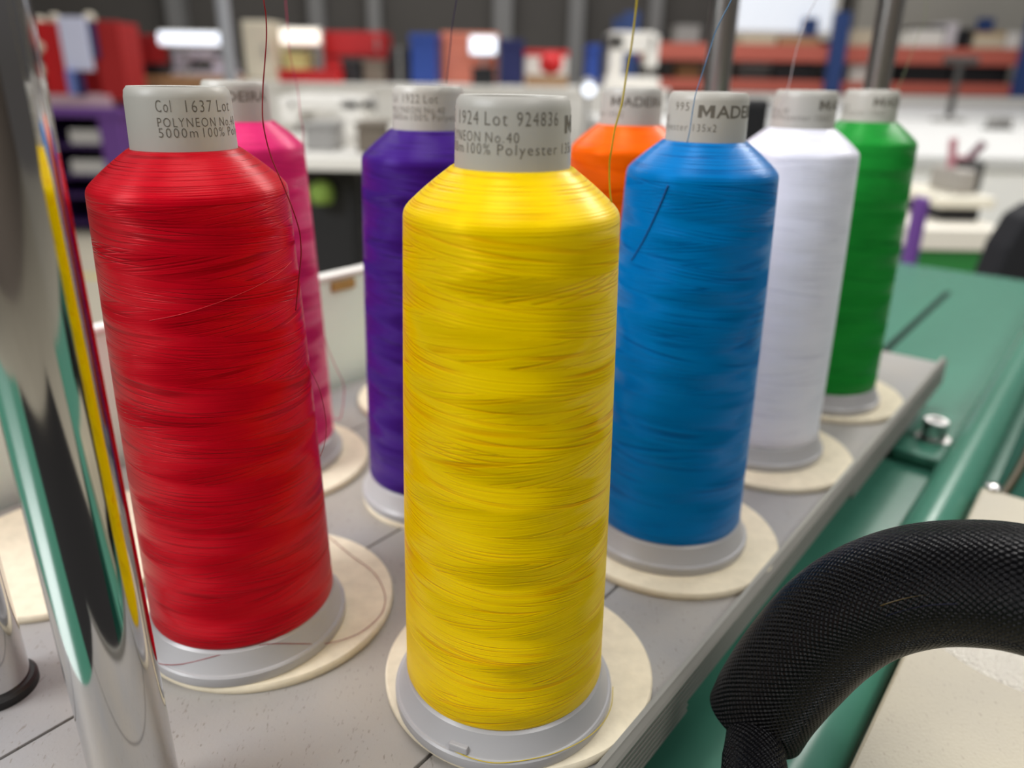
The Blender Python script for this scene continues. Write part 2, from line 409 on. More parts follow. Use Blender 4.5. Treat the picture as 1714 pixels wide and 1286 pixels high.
# ribbed aluminium rail: profile (n, z) swept along t
def rail_prof(zb):
    pr = [(0, TZ-.012), (0, .0004), (.0016, .0004), (.0020, .0000), (.0032, -.0010)]
    z = -.0014; nn = .0036
    while z > zb:
        pr += [(nn, z), (nn+.0003, z-.0003), (nn+.0003, z-.0012), (nn-.0013, z-.0013), (nn-.0013, z-.0024)]
        z -= .0025
    pr += [(nn, zb), (nn-.002, zb)]
    return pr
rail = thing('tray_rail', 'ribbed aluminium edge rail along the right side of the tray', 'rail', F(0, .15, -.018))
for (t0, t1, zb) in [(-.185, .033, -.0185), (.033, .2165, -.0120), (.2165, .4282, -.0165)]:
    pr = rail_prof(zb); mb = MB(); k = len(pr)
    vs = [F(n, t0, z) for n, z in pr] + [F(n, t1, z) for n, z in pr]
    fs = [(i, (i+1) % k, (i+1) % k + k, i+k) for i in range(k)] + [tuple(range(k)), tuple(range(2*k-1, k-1, -1))]
    mb.add(vs, fs); mb.build('rail_section', ALU, rail)
bb = thing('backboard', 'pale mint upright board along the far edge of the tray', 'board', F(-.287, .15, TZ))
mb = MB(); bx(mb, -.290, -.284, -.155, .43, BED_Z, .064, xf=F); mb.build('board_panel', MINT, bb, bevel=.0008)
mb = MB(); bx(mb, -.2915, -.2825, -.155, .43, .064, .0668, xf=F); mb.build('top_trim', WHITE, bb, bevel=.0008)
p = at_n(575, 477, -.284); t_ = (p-ORG).dot(UV_)
boxo('latch', (-.284, -.282, t_-.010, t_+.008, p.z-.0025, p.z+.0035), mat('brass latch', srgb(176, 140, 80), .4, .3), bb, xf=F)

# ------------------------------------------------------------------ chrome posts
def post(x, y, r, z0, h, label, m=None):
    o = thing('chrome_post', label, 'post', (x, y, z0), 'chrome posts of the thread stand')
    mb = MB(); lathe(mb, [(0, z0), (r, z0), (r, z0+h), (0, z0+h)], (x, y, 0), 64); mb.build('post_tube', m or CHROME, o, smooth=True, auto=.5)
    R = r*1.20
    mb = MB(); lathe(mb, [(r, z0), (R, z0), (R, z0+.0026), (R-.0008, z0+.0036), (r, z0+.0038)], (x, y, 0), 64); mb.build('foot_ring', RUBBER, o, smooth=True, auto=.6)
post(-.0949, .1468, .0099, TZ, .75, 'blurred chrome post standing left of the red thread cone')
post(-.1600, .1897, .0094, TZ, .75, 'chrome post with black foot ring at the left picture edge')
post(.1350, .5640, .0090, BED_Z, .75, 'grey chrome post rising behind the blue thread cone', STEEL)
post(.2640, .6120, .0092, BED_Z, .75, 'grey chrome post rising behind the green thread cone', STEEL)

# ------------------------------------------------------------------ felt pads
def pad(x, y, r, label):
    mb = MB()
    lathe(mb, [(0, TZ), (r-.0004, TZ), (r, TZ+.0006), (r, TZ+.0022), (r-.0006, TZ+.003), (.006, TZ+.003), (0, TZ+.003)], (x, y, 0), 96)
    o = mb.build('felt_pad', FELT, None, smooth=True, auto=.7)
    tag(o, label, 'felt pad', 'round felt pads on the tray')
PADS = {'yellow': (.0040, .2025, .0435), 'red': (-.0873, .2333, .0447), 'blue': (.0684, .2844, .0447), 'white': (.1329, .3650, .0436),
        'green': (.1945, .4478, .0455), 'pink': (-.1186, .3440, .0465), 'purple': (-.0342, .3165, .0335), 'orange': (.0545, .3830, .0380)}
for k, (x, y, r) in PADS.items():
    pad(x, y, r, 'round cream felt pad under the %s thread cone' % k)
pad(-.0469, .4301, .0450, 'empty cream felt pad left of the purple cone base')
pad(-.1780, .2640, .0450, 'empty cream felt pad behind the blurred chrome post')

# ------------------------------------------------------------------ thread cones
CONES = {'red': (-.0914, .2219), 'yellow': (-.0009, .1920), 'blue': (.0660, .2843), 'white': (.1294, .3709),
         'green': (.1888, .4406), 'orange': (.0515, .3727), 'purple': (-.0342, .3165), 'pink': (-.1190, .3481)}
TH = {'red': (srgb(200, 8, 30), srgb(134, 2, 14)), 'yellow': (srgb(255, 218, 0), srgb(236, 160, 0)),
      'blue': (srgb(0, 120, 194), srgb(0, 70, 138)), 'white': (srgb(238, 238, 250), srgb(210, 210, 226)),
      'green': (srgb(34, 146, 54), srgb(14, 92, 34)), 'orange': (srgb(255, 106, 8), srgb(216, 62, 0)),
      'purple': (srgb(62, 26, 122), srgb(36, 12, 76)), 'pink': (srgb(228, 48, 118), srgb(184, 24, 84))}
TMAT = {k: thread_mat(k + ' polyester thread', *v, tilt=(.10 if k == 'white' else .30)) for k, v in TH.items()}
core_prof = [(.0300, .0006), (.0334, 0), (.0337, .0006), (.0337, .0034), (.0332, .0040), (.0327, .0041), (.0324, .0045), (.0303, .0105), (.0280, .0125)]
tube_prof = [(.0142, .150), (.01385, .160), (.01352, .1722), (.0132, .1740), (.0124, .1750), (.0114, .1748), (.0110, .1735), (.0110, .15)]
def wind_prof(rs):
    pr = [(.0137, .1586), (.0143, .1592), (.0150, .1588)]
    for i in range(1, 13):
        f = i/13; pr.append((.0150 + (.0258-.0150)*f + .0004*math.sin(PI*f), .1588 + (.1497-.1588)*f))
    pr += [(.0259, .1494), (.0263, .1486), (.0265, .1474)]
    for i in range(1, 30):
        f = i/30; pr.append((.0265 + (.0299-.0265)*f + .0004*math.sin(PI*f), .1474 + (.0128-.1474)*f))
    pr += [(.0300, .0124), (.0297, .0116), (.0285, .0110)]
    pr = [(r*rs if r > .02 else r, z) for r, z in pr]
    return pr[::-1]
def text_mesh(word, x0, x1, z0, h, bold=False):
    if bold:                                    # heavy extended capitals: the M is drawn as an outline of its own
        w = x1-x0; a, b = x0, x0+w*.185; t = (b-a)*.24; m = (a+b)/2
        q = [(a, 0), (a, 1), (a+t*1.25, 1), (m, .45), (b-t*1.25, 1), (b, 1), (b, 0), (b-t, 0), (b-t, .62), (m, .08), (a+t, .62), (a+t, 0)]
        mv = [Vector((x, z0+y*h, 0)) for x, y in q]
        mf = [(0, 1, 10, 11), (1, 2, 10), (2, 3, 9, 10), (3, 4, 8, 9), (4, 5, 8), (5, 6, 7, 8)]
        v2, f2 = text_mesh(word[1:], x0+w*.205, x1, z0, h, None)
        return mv + v2, mf + [tuple(i+len(mv) for i in f) for f in f2]
    bold = bold is None
    cu = bpy.data.curves.new('t', 'FONT'); cu.body = word; cu.size = 1.0; cu.resolution_u = 3
    cu.offset = .014 if bold else -.010; cu.space_character = 1.0 if bold else 1.22
    if bold: cu.shear = .0
    o = bpy.data.objects.new('t', cu); COL.objects.link(o)
    dg = bpy.context.evaluated_depsgraph_get(); me = o.evaluated_get(dg).to_mesh()
    bm = bmesh.new(); bm.from_mesh(me); o.evaluated_get(dg).to_mesh_clear()
    bpy.data.objects.remove(o); bpy.data.curves.remove(cu)
    xs = [v.co.x for v in bm.verts]; lo, hi = min(xs), max(xs)
    k = (x1-x0)/(hi-lo); cap = .70
    for v in bm.verts: v.co = Vector((x0 + (v.co.x-lo)*k, z0 + v.co.y/cap*h, 0))
    n = int((x1-x0)/.06) + 1
    for i in range(1, n):
        bmesh.ops.bisect_plane(bm, geom=bm.verts[:]+bm.edges[:]+bm.faces[:], plane_co=(x0+(x1-x0)*i/n, 0, 0), plane_no=(1, 0, 0))
    vs = [v.co.copy() for v in bm.verts]; bm.verts.index_update()
    fs = [tuple(v.index for v in f.verts) for f in bm.faces]; bm.free()
    return vs, fs
R3 = [('5000m', 0, 40), ('100%', 46, 73), ('Polyester', 80, 141), ('135x2', 149, 181)]
def layout(col, lot):
    w = [('Col', 0, 16, .1690, .0030, 0), (col, 31, 60, .1690, .0030, 0), ('Lot', 67, 89, .1690, .0030, 0)]
    if lot: w.append((lot, 98, 142, .1690, .0030, 0))
    w += [('POLYNEON', 0, 62, .1654, .0023, 0), ('No.40', 68, 100, .1654, .0023, 0)]
    w += [(t, a, b, .1628, .0024, 0) for t, a, b in R3] + [('MADEIRA', 154, 276, .1672, .0039, 1)]
    return w
PRINT = {'red': (-92.5, layout('1637', '')), 'yellow': (-184, layout('1924', '924836')),
         'blue': (-270, [('995', 116, 140, .1692, .0027, 0)] + layout('', '')[4:]),
         'white': (-237, layout('', '')[3:]), 'orange': (-292, layout('', '')[3:]), 'pink': (-288, layout('', '')[3:]),
         'purple': (-158, layout('1922', '')), 'green': (-262, layout('', '')[3:])}
def printed(parent, c, start, words):
    mb = MB(); R = lambda z: .01385 - (z-.160)*.027 + .00007
    for w, a0, a1, z0, h, bold in words:
        if not w: continue
        vs, fs = text_mesh(w, math.radians(start+a0), math.radians(start+a1), z0, h, bold)
        mb.add([(c[0]+R(v.y)*math.cos(v.x), c[1]+R(v.y)*math.sin(v.x), v.y) for v in vs], fs)
    return mb.build('printed_text', INK, parent)
CONE_LABEL = {
 'red': 'large red thread cone printed Col 1637 at front left of the tray',
 'yellow': 'bright yellow thread cone standing in front at the centre',
 'blue': 'royal blue thread cone right behind the yellow one',
 'white': 'white thread cone standing between the blue and green cones',
 'green': 'green thread cone at the far right end of the row',
 'orange': 'orange thread cone peeking out between the yellow and blue cones',
 'purple': 'dark purple thread cone partly hidden left of the yellow cone',
 'pink': 'hot pink thread cone half hidden behind the red cone'}
ROOTS = {}
rot = {'red': 3.8, 'yellow': 2.1, 'blue': 1.0, 'white': .4, 'green': 2.9, 'orange': 5.0, 'purple': 3.3, 'pink': 1.7}
for k, (x, y) in CONES.items():
    r = thing('thread_cone', CONE_LABEL[k], 'thread cone', (x, y, 0), 'thread cones standing on the tray'); ROOTS[k] = r
    mb = MB(); lathe(mb, core_prof, (x, y, 0), 96); mb.build('base_flange', FLANGE, r, smooth=True, auto=.5)
    mb = MB(); lathe(mb, tube_prof, (x, y, 0), 96); mb.build('core_tube', PLASTIC, r, smooth=True, auto=.6)
    mb = MB(); uv = lathe(mb, wind_prof(1.0), (x, y, 0), 160, a0=PI/2)
    uv = [(u + rot[k]/6.2832, v) for u, v in uv]
    tag(mb.build('thread_winding', TMAT[k], r, smooth=True, uvs=uv), '%s thread wound in crossing bands' % k)
    tag(printed(r, (x, y), *PRINT[k]), 'dark grey printing on the core tube')
# small clip notch on the yellow flange
c = CONES['yellow']
ang = math.radians(-112)
er, et = Vector((math.cos(ang), math.sin(ang), 0)), Vector((-math.sin(ang), math.cos(ang), 0))
def nx(a, b, z): return Vector((c[0], c[1], 0)) + er*a + et*b + Vector((0, 0, z))
boxo('flange_clip', (.0305, .0330, -.0028, .0028, .0042, .0066), FLANGE, ROOTS['yellow'], bevel=.0004, xf=nx)

# ------------------------------------------------------------------ loose strands
def strand(k, pts, rad, name='loose_strand', m=None, label=None):
    mb = MB(); tube(mb, catmull(pts, 6), rad, 6)
    o = mb.build(name, m or mat(k + ' single strand', TH[k][1], .45), ROOTS[k], smooth=True)
    if label: o['label'] = label
def dp(lst, d0, d1):
    n = len(lst)-1
    return [at_depth(px, py, d0 + (d1-d0)*i/n) for i, (px, py) in enumerate(lst)]
strand('yellow', dp([(1034, 372), (1026, 352), (1021, 320), (1020, 276), (1023.5, 251), (1030, 213), (1041, 173), (1048.5, 125), (1056, 83), (1061, 45), (1066, 0), (1071, -60)], .190, .168), .00022, m=mat('yellow single strand', srgb(196, 172, 40), .45))
strand('red', dp([(495, 520), (499, 480), (502, 450), (504, 426), (503, 400), (500, 382), (491, 353), (480, 325), (470, 301), (455, 266), (445, 231), (439.5, 196), (440, 150), (443, 108), (446, 63), (445, 25), (441.5, 0), (436, -60)], .222, .196), .00018)
strand('red', dp([(512, 606), (530, 640), (540, 672), (546, 710), (544, 740), (536, 765)], .235, .232), .00012)
strand('pink', dp([(558, 700), (570, 700), (576, 660), (574, 640), (566, 623), (550, 586), (540, 545), (530, 440), (515, 300), (508, 248), (507, 213), (503, 196), (499, 155), (490, 113), (485, 88), (481.6, 45), (478, 0), (474, -60)], .345, .30), .00016)
strand('blue', dp([(1150, 239), (1154.5, 219), (1159, 188), (1164, 159), (1172.5, 132), (1181, 106), (1190, 77), (1197, 55), (1208, 31), (1224, 0), (1250, -60)], .252, .232), .00016, m=mat('blue single strand', srgb(84, 138, 186), .45))
def on_cone(k, px, py):
    cx_, cy_ = CONES[k]; d = ray(px, py); R_ = .029
    for _ in range(8):
        a = d.x**2 + d.y**2; b = -2*(cx_*d.x + cy_*d.y); c_ = cx_**2 + cy_**2 - R_*R_
        t = (-b - math.sqrt(max(b*b - 4*a*c_, 0)))/(2*a); P_ = CAMP + d*t
        R_ = .0265 + (.0299-.0265)*min(max((.1474-P_.z)/.1346, 0), 1) + .0004
    return P_
strand('blue', [on_cone('blue', *q) for q in [(1118, 310), (1108, 335), (1098, 358), (1086, 384), (1074, 408), (1062, 428), (1056, 436)]], .00022, m=mat('dark blue strand', srgb(4, 72, 142), .6))
strand('red', [on_cone('red', *q) for q in [(250, 537), (300, 527), (350, 512), (400, 493), (440, 474), (470, 455), (488, 438)]], .00009, m=mat('bright red strand', srgb(206, 14, 34), .5))
strand('white', dp([(1262, 237), (1274, 224), (1289, 210), (1299, 188), (1311, 168), (1321, 140), (1328, 106), (1335, 77), (1345, 50), (1354, 22), (1366, 0), (1390, -50)], .345, .30), .00016, m=mat('white single strand', srgb(214, 204, 204), .45))
strand('purple', dp([(747, 140), (748, 132), (750, 113), (754, 75), (756, 50), (764, 0), (772, -60)], .285, .25), .00015)
strand('green', dp([(1500, 156), (1516, 116), (1536, 62), (1547, 37), (1551, 0), (1556, -50)], .41, .37), .00013, m=mat('green single strand', srgb(150, 160, 120), .45))
def on_base(k, px, py):
    z_ = .004
    for _ in range(40):
        P_ = at_z(px, py, z_); r_ = math.hypot(P_.x-CONES[k][0], P_.y-CONES[k][1])
        zt_ = .0006 if r_ > .0340 else (.0046 if r_ > .0324 else .0047 + (.0324-r_)/.0021*.006)
        z_ += (min(zt_, .0107) - z_)*.3
    return at_z(px, py, z_)
strand('red', [on_base('red', px, py) for px, py in [(548, 897), (583, 926), (625, 958), (644, 993), (641, 1022), (622, 1045), (593, 1064), (548, 1077), (503, 1078), (455, 1078), (407, 1086), (359, 1099), (310, 1111), (278, 1113), (257, 1107), (247, 1090)]], .00012, 'trailing_strand')
strand('yellow', [at_z(px, py, .0042) for px, py in [(676, 1150), (689, 1185), (713, 1218), (746, 1248), (779, 1266), (815, 1276), (845, 1277), (890, 1271), (935, 1259), (980, 1237), (1008, 1212), (1023, 1183), (1026, 1150)]], .00014, 'trailing_strand')

# ------------------------------------------------------------------ right foreground: cream head cover, hoses
cov = thing('head_cover', 'cream speckled metal cover at the lower right corner', 'machine cover', F(.15, .1, -.04))
mb = MB(); bx(mb, .0528, .22, .01, .279, BED_Z, -.020, xf=F); mb.build('cover_plate', CREAM, cov, bevel=.0012)
p = at_z(1662, 817, -.020)
mb = MB(); lathe(mb, [(0, 0), (.0042, 0), (.0044, .0006), (.0036, .0018), (.0015, .0022), (0, .0022)], p, 28); mb.build('cover_screw', CHROME, cov, smooth=True)
# added pebbled dome, coloured paler to stand for the window glint on the cover
pc = at_z(1728, 1040, -.020)
mb = MB(); lathe(mb, [(.0475, 0), (.0460, .0007), (.041, .0012), (.030, .0017), (.015, .0020), (0, .0021)], pc, 64); tag(mb.build('glint_boss', GLINT, cov, smooth=True), 'added pebbled patch, paler to stand for the glint on the cream cover')

def hose(name, pts, rads, label, rep, cell, cat='hose'):
    P = catmull(pts, 10); n = len(P); m = len(rads)-1
    rr = []
    for i in range(n):
        f = i/(n-1)*m; j = min(int(f), m-1); rr.append(rads[j] + (rads[j+1]-rads[j])*(f-j))
    o = thing(name, label, cat, P[0])
    mb = MB(); uv = tube(mb, P, rr, 64, cap=False, rep=rep, cell=cell)
    mb.build('braided_sleeve', BRAID, o, smooth=True, uvs=uv)
    return o, P, rr
hz = [at_depth(*q) for q in [(1265, 1205, .236), (1288, 1165, .233), (1330, 1110, .228), (1385, 1052, .222), (1450, 1008, .215), (1540, 980, .206), (1640, 976, .198), (1730, 990, .192), (1860, 1030, .186), (1960, 1110, .182), (2010, 1230, .182)]]
ho, P, rr = hose('braided_hose', hz, [.0148, .0152, .0157, .0160, .0160, .0160, .0160, .0160, .0160, .0158, .0156], 'thick black braided cable hose arching over the cream cover', 60, .0017)
mb = MB(); tube(mb, P[:14], [.0125]*14, 32); mb.build('cable_bundle', BLACK, ho, smooth=True, auto=.8)
# coloured wires showing through the braid
for off, mm, nm_ in ((.15, CABLE, 'yellow_wire'), (.32, mat('blue wire', srgb(14, 14, 40), .5), 'blue_wire')):
    q = []
    for i in range(38, 68):
        t = (P[min(i+1, len(P)-1)]-P[i-1]).normalized(); view = (CAMP - P[i]).normalized()
        view = (view - t*view.dot(t)).normalized(); side = t.cross(view).normalized()
        if side.z > 0: side = -side
        q.append(P[i] + (view*math.cos(off) + side*math.sin(off))*(rr[i]-.0004))
    mb = MB(); tube(mb, q[8:20], .00042, 8); mb.build(nm_, mm, ho, smooth=True)
hs = [at_depth(*q) for q in [(1252, 1180, .236), (1256, 1225, .228), (1262, 1270, .220), (1262, 1330, .212), (1254, 1400, .206)]]
hose('braided_sleeve_branch', hs, [.0040, .0068, .0088, .0094, .0094], 'thin black braided sleeve hanging out of the thick hose mouth', 30, .0016)
cb = [F(.060, .30, BED_Z+.0064), F(.064, .36, BED_Z+.0064), F(.066, .45, BED_Z+.0064), F(.070, .6, BED_Z+.0064)]
mb = MB(); tube(mb, catmull(cb, 6), .0022, 12)
tag(mb.build('yellow_cable', CABLE, None, smooth=True), 'yellow cable lying in the dark teal trough beside the cream cover', 'cable')

# ------------------------------------------------------------------ workshop behind
def ext(px0, py0, px1, py1, Y):
    a, b = at_y(px0, (py0+py1)/2, Y), at_y(px1, (py0+py1)/2, Y)
    t, u = at_y((px0+px1)/2, py0, Y), at_y((px0+px1)/2, py1, Y)
    return a.x, b.x, u.z, t.z
def bench(name, px0, px1, Y0, Y1, top, label, cat, mtop, mleg, thick=.04, skirt=None, pyref=150):
    x0, x1 = at_y(px0, pyref, Y0).x, at_y(px1, pyref, Y0).x
    o = thing(name, label, cat, ((x0+x1)/2, (Y0+Y1)/2, FLOOR))
    boxo('table_top', (x0, x1, Y0, Y1, top-thick, top), mtop, o)
    for xx in (x0+.03, x1-.09):
        for yy in (Y0+.04, Y1-.1): boxo('leg', (xx, xx+.06, yy, yy+.06, FLOOR, top-thick), mleg, o)
    if skirt: boxo('front_panel', (x0+.01, x1-.01, Y0+.01, Y0+.03, skirt[1], top-thick), skirt[0], o)
    return o
def carton(px0, py0, px1, py1, Y, z0, m, label, cat='box', name='storage_box', dep=.3, lidm=None, group=None, lip=.03):
    x0, x1, zz0, z1 = ext(px0, py0, px1, py1, Y)
    if z0 is None: z0 = zz0
    o = thing(name, label, cat, ((x0+x1)/2, Y+dep/2, z0), group); h = z1-z0
    lh = max(.008, h*.16)
    boxo('box_body', (x0, x1, Y, Y+dep, z0, z1-lh), m, o, bevel=.008)
    boxo('lid', (x0-.006, x1+.006, Y-.006, Y+dep+.006, z1-lh, z1), lidm or m, o, bevel=.006)
    return o
def cabinet(px0, py0, px1, py1, Y, z0, m, label, name='cabinet', dep=.4, doorm=None, cat='cabinet', rows=1):
    x0, x1, zz0, z1 = ext(px0, py0, px1, py1, Y)
    if z0 is None: z0 = zz0
    o = thing(name, label, cat, ((x0+x1)/2, Y+dep/2, z0))
    boxo('body', (x0, x1, Y+.02, Y+dep, z0, z1), m, o, bevel=.01)
    for i in range(rows):
        a = z0 + (z1-z0)*i/rows; b_ = z0 + (z1-z0)*(i+1)/rows
        d = boxo('door', (x0+.015, x1-.015, Y, Y+.02, a+.012, b_-.012), doorm or m, o)
        boxo('handle', (x1-.06, x1-.045, Y-.02, Y, (a+b_)/2-.04, (a+b_)/2+.04), GREYP, d)
    return o
def machine(px0, py0, px1, py1, Y, z0, m, label, dep=.3, flip=False, dark=None):
    """sewing machine: bed, column, arm, head, needle bar, hand wheel"""
    x0, x1, _, z1 = ext(px0, py0, px1, py1, Y)
    o = thing('sewing_machine', label, 'sewing machine', ((x0+x1)/2, Y+dep/2, z0)); w, h = x1-x0, z1-z0
    X = (lambda f: x1-w*f) if flip else (lambda f: x0+w*f)
    def b_(nm_, f0, f1, g0, g1, mm, d0=.15, d1=.85, par=None):
        a, c = sorted((X(f0), X(f1))); return boxo(nm_, (a, c, Y+dep*d0, Y+dep*d1, z0+h*g0, z0+h*g1), mm, par or o, bevel=.015)
    b_('bed', 0, 1, 0, .20, m, 0, 1); b_('column', .68, .94, .20, .98, m); b_('arm', .12, .94, .64, 1, m)
    b_('head', .04, .26, .36, .96, m); b_('needle_bar', .12, .16, .2, .40, dark or STEEL, .45, .55)
    wc = Vector((X(.97), Y+dep*.5, z0+h*.8)); r = h*.17
    mb = MB(); tube(mb, [wc, wc + Vector(((-1 if flip else 1)*w*.05, 0, 0))], r, 20); mb.build('hand_wheel', dark or DGREY, o)
    return o
def lampo(px0, py0, px1, py1, Y, zsup, m, label, armx=.5, tall=.05, dep=.09):
    x0, x1, z0, z1 = ext(px0, py0, px1, py1, Y)
    o = thing('work_lamp', label, 'lamp', ((x0+x1)/2, Y, zsup))
    mb = MB(); zc = (z0+z1)/2; r = (z1-z0)/2
    boxo('diffuser', (x0, x1, Y, Y+dep*.4, z0, z1), m, o, bevel=r*.6)
    boxo('housing', (x0-.01, x1+.01, Y+dep*.4, Y+dep, z0-.01, z1+.015), WHITE, o, bevel=.01)
    xa = x0 + (x1-x0)*armx
    mb = MB(); tube(mb, [Vector((xa, Y+dep*.7, zsup)), Vector((xa, Y+dep*.7, z0))], .011, 12); mb.build('stand', GREYP, o)
    mb = MB(); lathe(mb, [(0, zsup), (.07, zsup), (.07, zsup+.015), (0, zsup+.02)], (xa, Y+dep*.7, 0), 24); mb.build('base', GREYP, o)
    return o

# --- left: purple shelf unit with the red display on it
Y = 5.6
x0, x1, _, zt = ext(72, 180, 212, 380, Y)
sh = thing('shelf_unit', 'purple shelf unit with dark compartments below the red display', 'shelf', ((x0+x1)/2, Y+.25, FLOOR))
boxo('top', (x0-.02, x1+.02, Y-.02, Y+.5, zt-.06, zt), PURPLE, sh)
boxo('side_panel', (x0, x0+.04, Y, Y+.48, FLOOR, zt-.06), PURPLED, sh)
boxo('side_panel', (x1-.15, x1, Y, Y+.48, FLOOR, zt-.06), PURPLE, sh)
boxo('back_panel', (x0+.04, x1-.15, Y+.44, Y+.48, FLOOR, zt-.06), BLACK, sh)
lev = []
for py in (242, 292, 325, 372):
    z = at_y(150, py, Y).z; lev.append(z)
    boxo('shelf_board', (x0+.04, x1-.15, Y+.01, Y+.44, max(z-.03, FLOOR), max(z, FLOOR+.03)), PURPLED, sh)
for (py0, i, nm_) in ((212, 0, 'upper'), (248, 1, 'lower')):
    a0, a1, zz0, zz1 = ext(122, py0, 182, py0+20, Y+.05)
    z0 = lev[i] + .001
    t = thing('storage_tray', 'grey storage tray in the %s compartment of the purple shelf' % nm_, 'tray', ((a0+a1)/2, Y+.15, z0), 'grey trays in the purple shelf')
    boxo('tray_body', (a0, a1, Y+.03, Y+.3, z0, z0+.08), GREYP, t); boxo('front_lip', (a0-.01, a1+.01, Y+.015, Y+.03, z0, z0+.095), mat('pale grey plastic', srgb(196, 194, 192), .5), t)
x0, x1, _, z1 = ext(48, 30, 206, 180, Y+.1); z0 = zt
rd = thing('display_stand', 'red display stand of hanging panels on the purple shelf', 'display stand', ((x0+x1)/2, Y+.25, zt))
boxo('base', (x0+.12, x1-.1, Y+.02, Y+.4, zt, zt+.08), mat('pale pink card', srgb(206, 176, 186), .7), rd)
def strip(nm_, p0, p1, q0, q1, yy, m, par=rd, d=.03):
    a0, a1, b0, b1 = ext(p0, q0, p1, q1, yy); return boxo(nm_, (a0, a1, yy, yy+d, max(b0, zt+.005), b1), m, par)
strip('side_panel', 46, 74, 34, 178, Y+.08, REDD, d=.34); strip('front_panel', 70, 106, 40, 158, Y+.04, RED)
strip('back_panel', 66, 206, 34, 172, Y+.38, REDM); strip('front_panel', 162, 206, 36, 168, Y+.06, REDM, d=.3)
for px, py in ((68, 30), (92, 26), (150, 24)):
    c = at_y(px, py+8, Y+.36)
    mb = MB(); lathe(mb, [(0, -.05), (.035, -.03), (.045, 0), (.03, .035), (0, .045)], c, 16); mb.build('finial', CREAMP, rd, smooth=True)
for py in (80, 118):
    c = at_y(66, py, Y+.06); mb = MB(); lathe(mb, [(0, -.04), (.04, -.02), (.05, 0), (.04, .03), (0, .04)], c, 16); mb.build('knob', CREAMP, rd, smooth=True)
o = strip('hanging_cloth', 102, 148, 28, 118, Y-.0, LBLUE, None); tag(o, 'pale blue white cloth hanging on the red display stand', 'cloth')
o = strip('hanging_ribbon', 112, 126, 118, 158, Y-.03, mat('mid blue cloth', srgb(120, 140, 210), .8), None); tag(o, 'light blue ribbon hanging below the pale cloth', 'ribbon')
o = strip('hanging_ribbon', 127, 139, 120, 160, Y-.03, NAVY, None); tag(o, 'navy ribbon hanging beside the light blue ribbon', 'ribbon')
o = strip('hanging_cloth', 146, 160, 34, 98, Y+.02, NAVY, None); tag(o, 'navy cloth hanging right of the pale cloth', 'cloth')

# --- wooden workbench behind the red cone with lamp and machine
WB = at_y(300, 128, 6.35).z
bench('workbench', 184, 402, 6.2, 7.0, WB, 'light wooden workbench behind the red cone', 'workbench', WOOD, GREYP, skirt=(TAN, WB-.35))
carton(228, 58, 254, 120, 6.55, WB, REDD, 'dark red box at left on the wooden workbench', lidm=REDD)
carton(238, 106, 268, 128, 6.22, WB, BLACK, 'black box in front of the dark red box', lidm=BLACK, dep=.2)
machine(282, 84, 384, 128, 6.5, WB, mat('lilac grey plastic', srgb(196, 190, 204), .5), 'pale grey sewing machine under the long bright lamp')
lampo(264, 55, 380, 75, 6.3, WB, LED, 'long bright white lamp bar over the wooden workbench', armx=.32)
# steel post
X = at_y(378, 60, 4.4).x
po = thing('steel_post', 'slim grey steel post standing left of the ivory cabinet', 'post', (X, 4.4, FLOOR))
mb = MB(); lathe(mb, [(0, FLOOR), (.033, FLOOR), (.033, 1.6), (0, 1.6)], (X, 4.4, 0), 24); mb.build('post_tube', mat('painted steel', srgb(160, 162, 168), .5), po, smooth=True, auto=.5)
mb = MB(); lathe(mb, [(0, FLOOR), (.11, FLOOR), (.11, FLOOR+.015), (0, FLOOR+.015)], (X, 4.4, 0), 24); mb.build('base_plate', GREYP, po)

# --- long white bench across the middle and what stands on it
LB = at_y(520, 138, 5.0).z
bench('long_bench', 396, 1122, 5.0, 5.9, LB, 'long white bench across the middle of the workshop', 'bench', WHITE, GREYP, skirt=(WHITE, FLOOR+.3), pyref=140)
cabinet(406, 34, 458, 138, 5.3, LB, CREAMP, 'ivory upright cabinet at the left end of the long bench', doorm=CREAMP, dep=.3)
lampo(468, 50, 532, 73, 5.29, LB, LEDW, 'short warm white lamp above the low red box', armx=.97)
carton(475, 86, 506, 116, 5.45, LB, YELLOWC, 'pale yellow box behind the low red box')
carton(466, 116, 566, 140, 5.05, LB, RED, 'low bright red box at the front of the long bench', dep=.2)
cabinet(540, 52, 646, 138, 5.5, LB, REDD, 'wide dark red cabinet on the long bench', doorm=RED, dep=.3, rows=2)
carton(572, 96, 603, 138, 5.2, LB, BLACK, 'black box in front of the wide red cabinet', lidm=DGREY, dep=.25)
carton(608, 100, 640, 138, 5.2, LB, mat('taupe carton', srgb(120, 108, 96), .8), 'taupe carton in front of the wide red cabinet', dep=.25)
cabinet(650, 80, 683, 138, 5.3, LB, DGREY, 'narrow black tower left of the blue bin', doorm=BLACK, dep=.3, rows=3)
carton(687, 56, 729, 138, 5.3, LB, BLUE, 'tall blue plastic bin on the long bench', 'bin', 'storage_bin', lidm=BLUE)
carton(740, 54, 832, 138, 5.52, LB, SALMON, 'large salmon coloured box behind the yellow cone top', lidm=SALMON)
lampo(787, 63, 830, 90, 5.38, LB, LED, 'small white lamp in front of the salmon box', armx=.5)
carton(790, 112, 826, 140, 5.05, LB, BLACK, 'black box under the small white lamp', lidm=BLACK, dep=.25)
carton(836, 66, 876, 138, 5.4, LB, NAVY, 'navy box right of the salmon box', lidm=NAVY)
carton(878, 84, 950, 138, 5.45, LB, WHITE, 'white box with red lid above the yellow cone', lidm=RED)
carton(880, 126, 950, 142, 5.05, LB, TAN, 'low tan tray box at the front of the long bench', lidm=TAN)
c = at_y(922, 114, 5.15); zz = at_y(922, 126, 5.05).z
